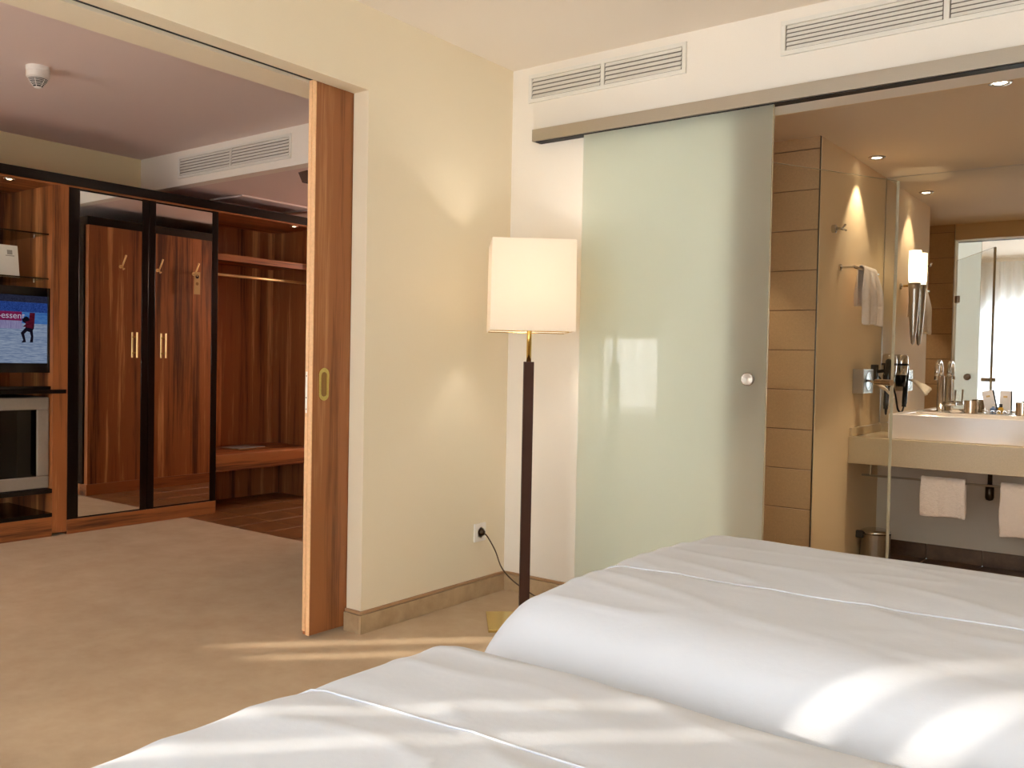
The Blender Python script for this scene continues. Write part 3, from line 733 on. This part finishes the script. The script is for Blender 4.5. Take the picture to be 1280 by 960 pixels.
# coat alcove
NB, NY1 = -3.36, 1.235
ca = thing('coat_alcove', 'open walnut coat alcove with hanging rail, right of the mirror doors', 'alcove', (-3.08, .78, 0))
obj('back_panel', MB().box(XBK, NB, .3125, NY1, .0, 2.111), 'wood_v', ca)
obj('side_panel', MB().box(XBK, XF, NY1, 1.30, .0, 2.111), 'wood_v', ca)
obj('hat_shelf', MB().box(NB, -2.90, .3135, NY1, 1.815, 1.835), 'wood_h', ca)
obj('shelf_rail', MB().box(-2.8995, -2.882, .3135, NY1, 1.79, 1.836), 'wood_h', ca, .001)
obj('clothes_rail', MB().tube([(-2.975, .3135, 1.696), (-2.975, NY1, 1.696)], .011, 14), 'brass_lit', ca, smooth_=True, label='brass clothes rail')
bn = obj('bench', MB().box(NB, XF - .02, .3135, NY1, .385, .405), 'wood_h', ca, .003)
obj('bench_front', MB().box(XF - .0195, XF, .3135, NY1, .288, .404), 'wood_h', ca, .004)
obj('lower_panel', MB().box(-3.30, -3.285, .3135, NY1, 0, .384), 'wood_v', ca)
fl = thing('thin_folder', 'thin brown folder lying on the alcove bench', 'folder', (-3.1, .78, .4055))
obj('cover', MB().rbox((-3.13, .78, .4085), .20, .27, .005, Matrix.Rotation(.12, 3, 'Z')), 'card_gold', fl, .001)
obj('page_block', MB().rbox((-3.133, .782, .4127), .19, .255, .003, Matrix.Rotation(.12, 3, 'Z')), 'paper_print', fl)

# opposite wardrobe, seen only in the mirror doors
ow = thing('hall_wardrobe', 'walnut panelled hall wardrobe visible in the mirror doors', 'wardrobe', (-1.1, 1.2, 0))
obj('panel', MB().box(-1.446, -.63, .10, 1.0, .088, 2.10), 'wood_v', ow)
obj('panel', MB().box(-1.446, -.63, 1.003, 1.8, .088, 2.10), 'wood_v', ow)
obj('plinth', MB().box(-1.452, -.63, .09, 2.4, 0, .0875), 'wood_h', ow, .003)
obj('end_stile', MB().box(-1.40, -.63, .083, .0995, .088, 2.10), 'black_lacquer', ow)
obj('top_strip', MB().box(-1.452, -.63, .085, 2.4, 2.1005, 2.165), 'black_lacquer', ow)
hk0 = None
for i, (y, lab) in enumerate(((.357, 'slanted brass coat hook, reflected in the left mirror door'), (.675, 'brass coat hook cut by the left edge of the right mirror door'), (1.009, 'brass coat hook holding the door hanger, in the right mirror door'))):
    if hk0 is None:
        hk0 = thing('coat_hook', lab, 'hook', (-1.4461, y, 1.82), 'brass coat hooks mirrored in the wardrobe doors')
        obj('upper_arm', MB().tube([(-1.447, y, 1.80), (-1.475, y, 1.80), (-1.53, y, 1.885)], [.006, .006, .0075], 10), 'brass_lit', hk0, smooth_=True)
        obj('lower_arm', MB().tube([(-1.475, y, 1.80), (-1.49, y, 1.775), (-1.505, y, 1.782)], .0055, 8), 'brass_lit', hk0, smooth_=True)
        obj('rosette', MB().lathe((-1.4465, y, 1.80), [(.014, 0), (.014, -.005), (0, -.006)], 16, 'x'), 'brass_lit', hk0)
    else: dup(hk0, (-1.4461, y, 1.82), lab)
dh = thing('door_hanger', 'tan door hanger card on the coat hook in the right mirror', 'card', (-1.50, 1.012, 1.62))
b = MB().box(-1.502, -1.5008, .982, 1.040, 1.625, 1.815); obj('card', b, 'card_tan', dh)
obj('printed_emblem', MB().lathe((-1.503, 1.011, 1.775), [(0, -.0003), (.016, -.0003), (.016, .0006)], 16, 'x'), 'pole_brown', dh)
obj('printed_emblem', MB().lathe((-1.503, 1.011, 1.715), [(0, -.0003), (.014, -.0003), (.014, .0006)], 16, 'x'), 'card_gold', dh)

# ------------------------------------------------------------------ bathroom
mir = obj('mirror', MB().box(1.16, 3.19, 2.199, 2.2045, .785, 2.250), 'mirror', label='huge frameless wall mirror above the vanity', cat='mirror')
bx('silver_edge', 1.1565, 1.1599, 2.198, 2.2045, .785, 2.250, 'chrome', mir)
vt = thing('vanity_counter', 'long cream stone vanity counter with a deep front apron', 'counter', (2.17, 1.9, .585))
obj('top_slab', MB().box(1.154, 3.19, 1.612, 2.19, .708, .73), 'stone_cream', vt, .002)
obj('front_apron', MB().box(1.154, 3.19, 1.592, 1.6118, .585, .7305), 'stone_cream', vt, .002)
obj('side_splash', MB().box(1.1535, 1.168, 1.605, 2.19, .7305, .778), 'stone_cream', vt, .0015)
obj('back_splash', MB().box(1.154, 3.19, 2.1905, 2.2035, .7, .783), 'stone_cream', vt, .0015)
# basin
bs = thing('wash_basin', 'wide white rectangular wash basin standing on the vanity counter', 'basin', (2.1, 1.9, .7305))
bxa, bxb, bya, byb, bza, bzb = 1.345, 2.75, 1.645, 2.185, .7307, .866
obj('front_wall', MB().box(bxa, bxb, bya, bya + .018, bza, bzb), 'ceramic', bs, .006, seg=3)
obj('bowl', MB().box(bxa, bxa + .02, bya + .0181, byb, bza, bzb).box(bxb - .02, bxb, bya + .0181, byb, bza, bzb).box(bxa + .02, bxb - .02, bya + .0181, byb, bza, bza + .03).box(bxa + .02, 1.40, bya + .018, byb, bza + .03, bzb).box(1.40, bxb - .02, byb - .15, byb, bza + .03, bzb), 'ceramic', bs, .004)
# faucet
ft = thing('basin_faucet', 'tall chrome swan-neck faucet with a side lever', 'faucet', (1.51, 2.095, .866))
fx_, fy_ = 1.512, 2.095
obj('body', MB().lathe((fx_, fy_, .8665), [(.024, 0), (.024, .006), (.019, .008), (.019, .20), (.013, .21)], 20), 'chrome', ft, smooth_=True)
arc = [(fx_, fy_, 1.07), (fx_, fy_, 1.10)] + [(fx_, fy_ - .055 + .055 * math.cos(a), 1.10 + .055 * math.sin(a)) for a in [PI * k / 10 for k in range(1, 11)]] + [(fx_, fy_ - .11, 1.062)]
obj('spout', MB().tube(arc, .0115, 14), 'chrome', ft, smooth_=True)
obj('outlet', MB().lathe((fx_, fy_ - .11, 1.05), [(.010, 0), (.0135, .002), (.0135, .02)], 14), 'chrome', ft)
lv = obj('lever', MB().tube([(fx_ + .018, fy_, .915), (fx_ + .082, fy_, .915)], .012, 12), 'chrome', ft, smooth_=True)
obj('lever_grip', MB().tube([(fx_ + .074, fy_, .915), (fx_ + .078, fy_, .995)], .0045, 8), 'chrome', lv)
# things on the basin rim
def tumbler(x, y, label):
    t = thing('metal_tumbler', label, 'cup', (x, y, .8665), 'steel tumblers on the basin')
    obj('cup', MB().lathe((x, y, .8665), [(.030, 0), (.034, .002), (.034, .072), (.0325, .072), (.0325, .006), (0, .006)], 28), 'steel_cup', t)
    return t
plain('steel_cup', srgb(200, 180, 156), .22, .9)
t1 = tumbler(1.672, 2.085, 'steel tumbler between the faucet and the toiletry basket')
o = dup(t1, (1.925, 2.085, .8665), 'steel tumbler cut by the right edge of the photo')
sdh = thing('soap_dish', 'small low white soap dish beside the faucet', 'dish', (1.598, 2.06, .8665))
obj('dish', MB().lathe((1.60, 2.06, .8665), [(.024, 0), (.034, .010), (.036, .013), (.031, .010), (0, .005)], 24), 'ceramic', sdh, smooth_=True)
obj('soap', MB().rbox((1.60, 2.06, .879), .036, .024, .009), 'tissue_white', sdh, .003)
bk = thing('toiletry_tray', 'small clear tray for toiletries behind the basin', 'tray', (1.80, 2.085, .8665))
mb = MB().box(1.735, 1.860, 2.055, 2.180, .8668, .870)
obj('tray_floor', mb, 'brushed_steel', bk)
mb = MB()
for z in (.880, .890): mb.tube([(1.735, 2.055, z), (1.86, 2.055, z), (1.86, 2.180, z), (1.735, 2.180, z), (1.735, 2.055, z)], .0012, 5, False)
for q in (1.755, 1.785, 1.815, 1.845):
    mb.tube([(q + .010 * math.cos(a), 2.054, .880 + .010 * math.sin(a)) for a in [PI * 2 * k / 12 for k in range(13)]], .0013, 5, False)
obj('wire_rim', mb, 'chrome', bk)
for x, tilt, lab in ((1.749, -12, 'white printed care card leaning left in the toiletry tray'), (1.829, 0, 'white printed care card standing upright in the toiletry tray')):
    R_ = Matrix.Rotation(math.radians(tilt), 3, 'Y')
    t = thing('care_card', lab, 'card', (x, 2.172, .8705), 'cards in the toiletry tray')
    cc = Vector((x, 2.172, .8705 + .064))
    obj('sheet', MB().rbox(cc, .055, .002, .124, R_), 'paper_white', t)
    obj('printed_emblem', MB().rbox(cc + R_ @ Vector((0, -.0013, .030)), .020, .0004, .010, R_), 'card_tan', t)
t = thing('toiletry_bottle', 'small amber bottle with a black cap in the tray', 'bottle', (1.822, 2.07, .8705))
obj('bottle', MB().lathe((1.822, 2.073, .8705), [(.012, 0), (.013, .003), (.013, .034), (.007, .038)], 16), 'bottle_amber', t); obj('cap', MB().lathe((1.822, 2.073, .9085), [(.009, 0), (.009, .018), (0, .018)], 14), 'black_matt', t)
t = thing('toiletry_bottle', 'small pale blue sachet bottle in the middle of the tray', 'bottle', (1.785, 2.07, .8705))
obj('bottle', MB().lathe((1.785, 2.073, .8705), [(.016, 0), (.018, .004), (.016, .028), (.006, .036), (.006, .042), (0, .042)], 16), 'bottle_blue', t)
obj('cap', MB().lathe((1.785, 2.073, .9126), [(.007, 0), (.007, .01), (0, .01)], 12), 'plastic_white', t)

# wall lamp on the mirror
sc = thing('wall_sconce', 'lit glass sconce with a tapering steel holder on the bathroom mirror', 'lamp', (1.345, 2.12, 1.24))
sx, sy = 1.348, 2.125
obj('glass_shade', MB().lathe((sx, sy, 1.612), [(.030, 0), (.0335, .02), (.035, .10), (.034, .186), (.031, .187), (.031, .02), (0, .012)], 24), 'sconce_glow', sc, smooth_=True, label='glowing white glass cylinder')
obj('holder', MB().lathe((sx, sy, 1.248), [(0, 0), (.010, .012), (.018, .08), (.026, .20), (.031, .32), (.034, .362), (.030, .362)], 24), 'brushed_steel', sc, smooth_=True, label='tapering steel cone')
obj('arm', MB().tube([(sx - .075, 2.197, 1.602), (sx, 2.15, 1.602)], .005, 8).tube([(sx, 2.198, 1.602), (sx, 2.15, 1.602)], .009, 10), 'brass', sc)
light('sconce_light', 'POINT', (sx, sy, 1.68), 2.2, (1, .80, .52), shadow_soft_size=.012)

# recessed downlights
def downlight(x, y, label, e=9.0):
    t = thing('ceiling_downlight', label, 'light', (x, y, HB - .012), 'recessed bathroom downlights')
    obj('trim_ring', MB().lathe((x, y, HB - .007), [(.027, .004), (.030, .0), (.042, .001), (.045, .0069)], 28), 'brushed_steel', t, smooth_=True)
    obj('lens', MB().lathe((x, y, HB - .008), [(0, 0), (.018, .002), (.0262, .005), (0, .0078)], 24), 'halogen', t)
    light('downlight_light', 'SPOT', (x, y, HB - .012), e, (1, .82, .60), (0, 0, -1), spot_size=math.radians(76), spot_blend=.35, shadow_soft_size=.018)
downlight(1.253, 1.620, 'lit downlight above the towel bar', 18)
downlight(2.0, .56, 'lit downlight near the bathroom opening, at the top right', 40)
downlight(2.05, 1.62, 'unseen downlight added over the basin, hidden behind the header', 48)  # added lamp, out of view, for more light in the bathroom
downlight(.62, .60, 'unseen downlight added in the shower', 26)  # put in out of sight to light the shower recess

# things on the yellow side wall
XW = 1.1531
rh = thing('robe_hook', 'small chrome robe hook high on the yellow bathroom wall', 'hook', (XW, 1.215, 1.80))
obj('rosette', MB().lathe((XW, 1.215, 1.82), [(.021, 0), (.021, .018), (.015, .022), (0, .022)], 20, 'x'), 'chrome', rh)
obj('peg', MB().tube([(XW + .022, 1.215, 1.82), (XW + .05, 1.215, 1.82), (XW + .062, 1.225, 1.84)], .006, 10).tube([(XW + .03, 1.215, 1.82), (XW + .062, 1.245, 1.812)], .005, 8), 'chrome', rh, smooth_=True)
tb = thing('towel_bar', 'short chrome towel bar on the yellow bathroom wall', 'towel bar', (XW, 1.6, 1.62))
zb_ = 1.635; bxw = XW + .075
obj('bar', MB().tube([(bxw, 1.345, zb_), (bxw, 1.80, zb_)], .0075, 12), 'chrome', tb, smooth_=True)
for y in (1.352, 1.793):
    br_ = obj('bracket', MB().tube([(XW + .012, y, zb_), (bxw, y, zb_)], .006, 10), 'chrome', tb)
    obj('rosette', MB().lathe((XW, y, zb_), [(.019, 0), (.019, .008), (.012, .012), (0, .012)], 18, 'x'), 'chrome', br_)
def draped_towel(name, label, axis, c, z, w0, front, back, group, seed, flare=0, r=.011, cat='towel', folds=.006, hem=True):
    """cloth over a bar. axis 'y': bar along y (hangs in x); axis 'x': bar along x"""
    b = bmesh.new(); n, mrows = 26, []
    prof = [(-r - .004, -back), (-r - .004, -back * .6), (-r - .002, -back * .25), (-r, -.01)] + [(-r * math.cos(a), r * math.sin(a)) for a in (.5, 1.1, PI / 2, 2.0, 2.6)] + [(r, -.01)] + [(r + .002 + .004 * k / 8, -front * k / 8) for k in range(1, 9)]
    for d, h in prof:
        row = []
        for i in range(n + 1):
            u = i / n - .5; dep = min(1, abs(h) / .12) if h < 0 else 0
            ww = w0 * (1 + flare * dep * (1 if d > 0 else .3))
            wob = folds * dep * (math.sin(u * 17 + seed) + .6 * math.sin(u * 31 + seed * 2)) * (1 if d > 0 else -1)
            al = c[0] + u * ww + .003 * dep * math.sin(h * 30 + seed); ou = d + wob + (folds * dep if d > 0 else -folds * dep * .3)
            zz = z + h + (.004 * math.sin(u * 6 + seed) if h < -.05 else 0)
            row.append(b.verts.new((c[1] + ou, al, zz) if axis == 'y' else (al, c[1] - ou, zz)))
        mrows.append(row)
    for a, q in zip(mrows, mrows[1:]):
        for i in range(n): b.faces.new((a[i], a[i + 1], q[i + 1], q[i]))
    o = obj(name, b, 'terry', smooth_=True, label=label, cat=cat, group=group)
    md = o.modifiers.new('thick', 'SOLIDIFY'); md.thickness = .007; md.offset = 1
    ss = o.modifiers.new('sub', 'SUBSURF'); ss.levels = 1; ss.render_levels = 1
    return o
tw = draped_towel('hand_towel', 'white hand towel bunched over the chrome bar on the yellow wall', 'y', (1.60, bxw), zb_ + .004, .25, .30, .20, None, 1.2, .25, .013, folds=.014)
# tissue dispenser
td = thing('tissue_dispenser', 'square chrome tissue box with a paper tissue on the yellow wall', 'tissue box', (XW, 1.72, .975))
obj('box', MB().box(XW, XW + .058, 1.640, 1.835, .968, 1.103), 'brushed_steel', td, .002)
obj('front_plate', MB().box(XW + .0581, XW + .0592, 1.645, 1.83, .973, 1.098), 'dim_chrome', td)
obj('slot', MB().lathe((XW + .0593, 1.735, 1.036), [(.050, 0), (.050, .002), (.042, .002), (.040, -.0), (0, .0005)], 24, 'x'), 'black_gloss', td)
b = bmesh.new(); g0 = []
for i in range(9):
    f = i / 8; row = []
    for j in range(9):
        u = j / 8 - .5; wd_ = .022 + .110 * f
        row.append(b.verts.new((XW + .060 + .120 * f + .008 * math.sin(j * 2.1) * f, 1.725 + u * wd_ + .022 * f, 1.040 - .055 * f * f - .045 * f * (u + .5) + .006 * math.sin(j * 1.7 + i))))
    g0.append(row)
for a, q in zip(g0, g0[1:]):
    for j in range(8): b.faces.new((a[j], a[j + 1], q[j + 1], q[j]))
tt = obj('tissue', b, 'tissue_white', td, smooth_=True, label='white paper tissue pulled half out')
tt.modifiers.new('thick', 'SOLIDIFY').thickness = .001
# hair dryer
hdry = thing('hair_dryer', 'black and chrome hair dryer hanging on the yellow wall by the mirror', 'hair dryer', (XW, 2.0, 1.0))
yd = 2.065; xd = XW + .085
obj('wall_holder', MB().box(XW, XW + .035, yd - .075, yd - .035, 1.02, 1.13).tube([(XW + .035, yd - .05, 1.09), (xd, yd, 1.10)], .010, 8), 'black_gloss', hdry, .003)
bd = obj('barrel', MB().tube([(xd, yd, 1.055), (xd, yd, 1.085), (xd, yd, 1.15), (xd, yd, 1.185), (xd, yd, 1.195)], [.030, .038, .042, .040, .026], 22), 'chrome', hdry, smooth_=True, label='chrome barrel')
obj('band', MB().tube([(xd, yd, 1.128), (xd, yd, 1.140)], .0436, 22), 'black_matt', bd)
obj('nozzle', MB().tube([(xd, yd, 1.00), (xd, yd, 1.07)], [.026, .036], 20), 'black_gloss', hdry, smooth_=True)
obj('handle', MB().tube(smooth([(xd, yd - .02, 1.15), (xd + .012, yd - .055, 1.13), (xd + .012, yd - .075, 1.04), (xd + .008, yd - .08, .93), (xd + .005, yd - .078, .875)], 5), [.020] * 10 + [.015] * 8 + [.013] * 3, 12), 'black_gloss', hdry, smooth_=True)
obj('cable', MB().tube(smooth([(xd + .005, yd - .078, .88), (xd, yd - .05, .845), (xd - .01, yd + .0, .86), (xd - .02, yd + .03, .95), (XW + .03, yd + .02, 1.05), (XW + .02, yd - .04, 1.06)], 7), .0055, 8), 'black_matt', hdry, smooth_=True)
# towel rail below the vanity with two towels
ur = thing('under_counter_rail', 'thin chrome towel rail under the vanity apron', 'towel rail', (2.1, 1.65, .51))
obj('bar', MB().tube([(1.215, 1.65, .521), (3.15, 1.65, .521)], .006, 10), 'rail_steel', ur, smooth_=True)
for x in (1.262, 2.2, 3.1): obj('bracket', MB().tube([(x, 1.65, .516), (x, 1.65, .5849)], .0045, 8), 'chrome', ur)
draped_towel('small_towel', 'folded white towel hanging left on the rail under the vanity', 'x', (1.628, 1.65), .526, .215, .19, .18, 'towels under the vanity', .3, .02, .012, folds=.003)
draped_towel('small_towel', 'larger white towel on the rail under the vanity, cut by the right photo edge', 'x', (2.03, 1.65), .526, .27, .255, .22, 'towels under the vanity', 2.3, .0, .012, folds=.003)
# trap below the basin
sph = thing('siphon_trap', 'dark chrome siphon trap under the vanity, between the two towels', 'pipe', (1.80, 1.95, .42))
obj('pipe', MB().tube([(1.80, 1.95, .7079), (1.80, 1.95, .45)], .012, 12), 'siphon_dark', sph, smooth_=True)
obj('bottle_trap', MB().lathe((1.80, 1.95, .405), [(0, 0), (.018, .006), (.022, .02), (.022, .08), (.014, .09)], 18), 'siphon_dark', sph, smooth_=True)
obj('wall_pipe', MB().tube([(1.825, 1.95, .56), (1.85, 2.0, .56), (1.85, 2.2, .56)], .011, 10), 'siphon_dark', sph, smooth_=True)
# pedal bin
bn_ = thing('pedal_bin', 'small steel pedal bin in the corner under the vanity', 'bin', (1.245, 1.86, 0))
bx_, by_ = 1.243, 1.86
obj('body', MB().lathe((bx_, by_, 0.004), [(.078, 0), (.080, .004), (.080, .165)], 32), 'brushed_steel', bn_, smooth_=False)
obj('lid', MB().lathe((bx_, by_, .172), [(.081, 0), (.083, .003), (.080, .014), (.06, .022), (0, .026)], 32), 'chrome', bn_, smooth_=True)
obj('lid_band', MB().lathe((bx_, by_, .169), [(.0815, 0), (.0815, .0032), (.07, .0032)], 32), 'black_matt', bn_)
obj('hinge', MB().box(bx_ - .062 - .03, bx_ - .05, by_ - .075, by_ - .045, .145, .185), 'black_matt', bn_, .004)
obj('pedal', MB().box(bx_ + .03, bx_ + .055, by_ - .105, by_ - .07, .004, .012), 'black_matt', bn_, .002)
obj('foot_ring', MB().lathe((bx_, by_, 0), [(.079, 0), (.079, .004), (.07, .004)], 32), 'black_matt', bn_)

# fill lamp added to brighten the hall, unseen behind the pocket door
hl = thing('hall_fill_lamp', 'unseen round fill lamp added to brighten the hall, hidden behind the wooden pocket door', 'lamp', (-1.9, 2.54, 1.7))
obj('back_plate', MB().lathe((-1.9, 2.5995, 1.75), [(.05, 0), (.05, -.015), (0, -.016)], 24, 'y'), 'brass', hl)
obj('globe', MB().lathe((-1.9, 2.53, 1.75), [(0, -.05), (.035, -.036), (.05, 0), (.035, .036), (0, .05)], 24, 'y'), 'bulb', hl, smooth_=True)
light('hall_fill_light', 'POINT', (-1.9, 2.42, 1.75), 42, (1, .74, .64), shadow_soft_size=.05)
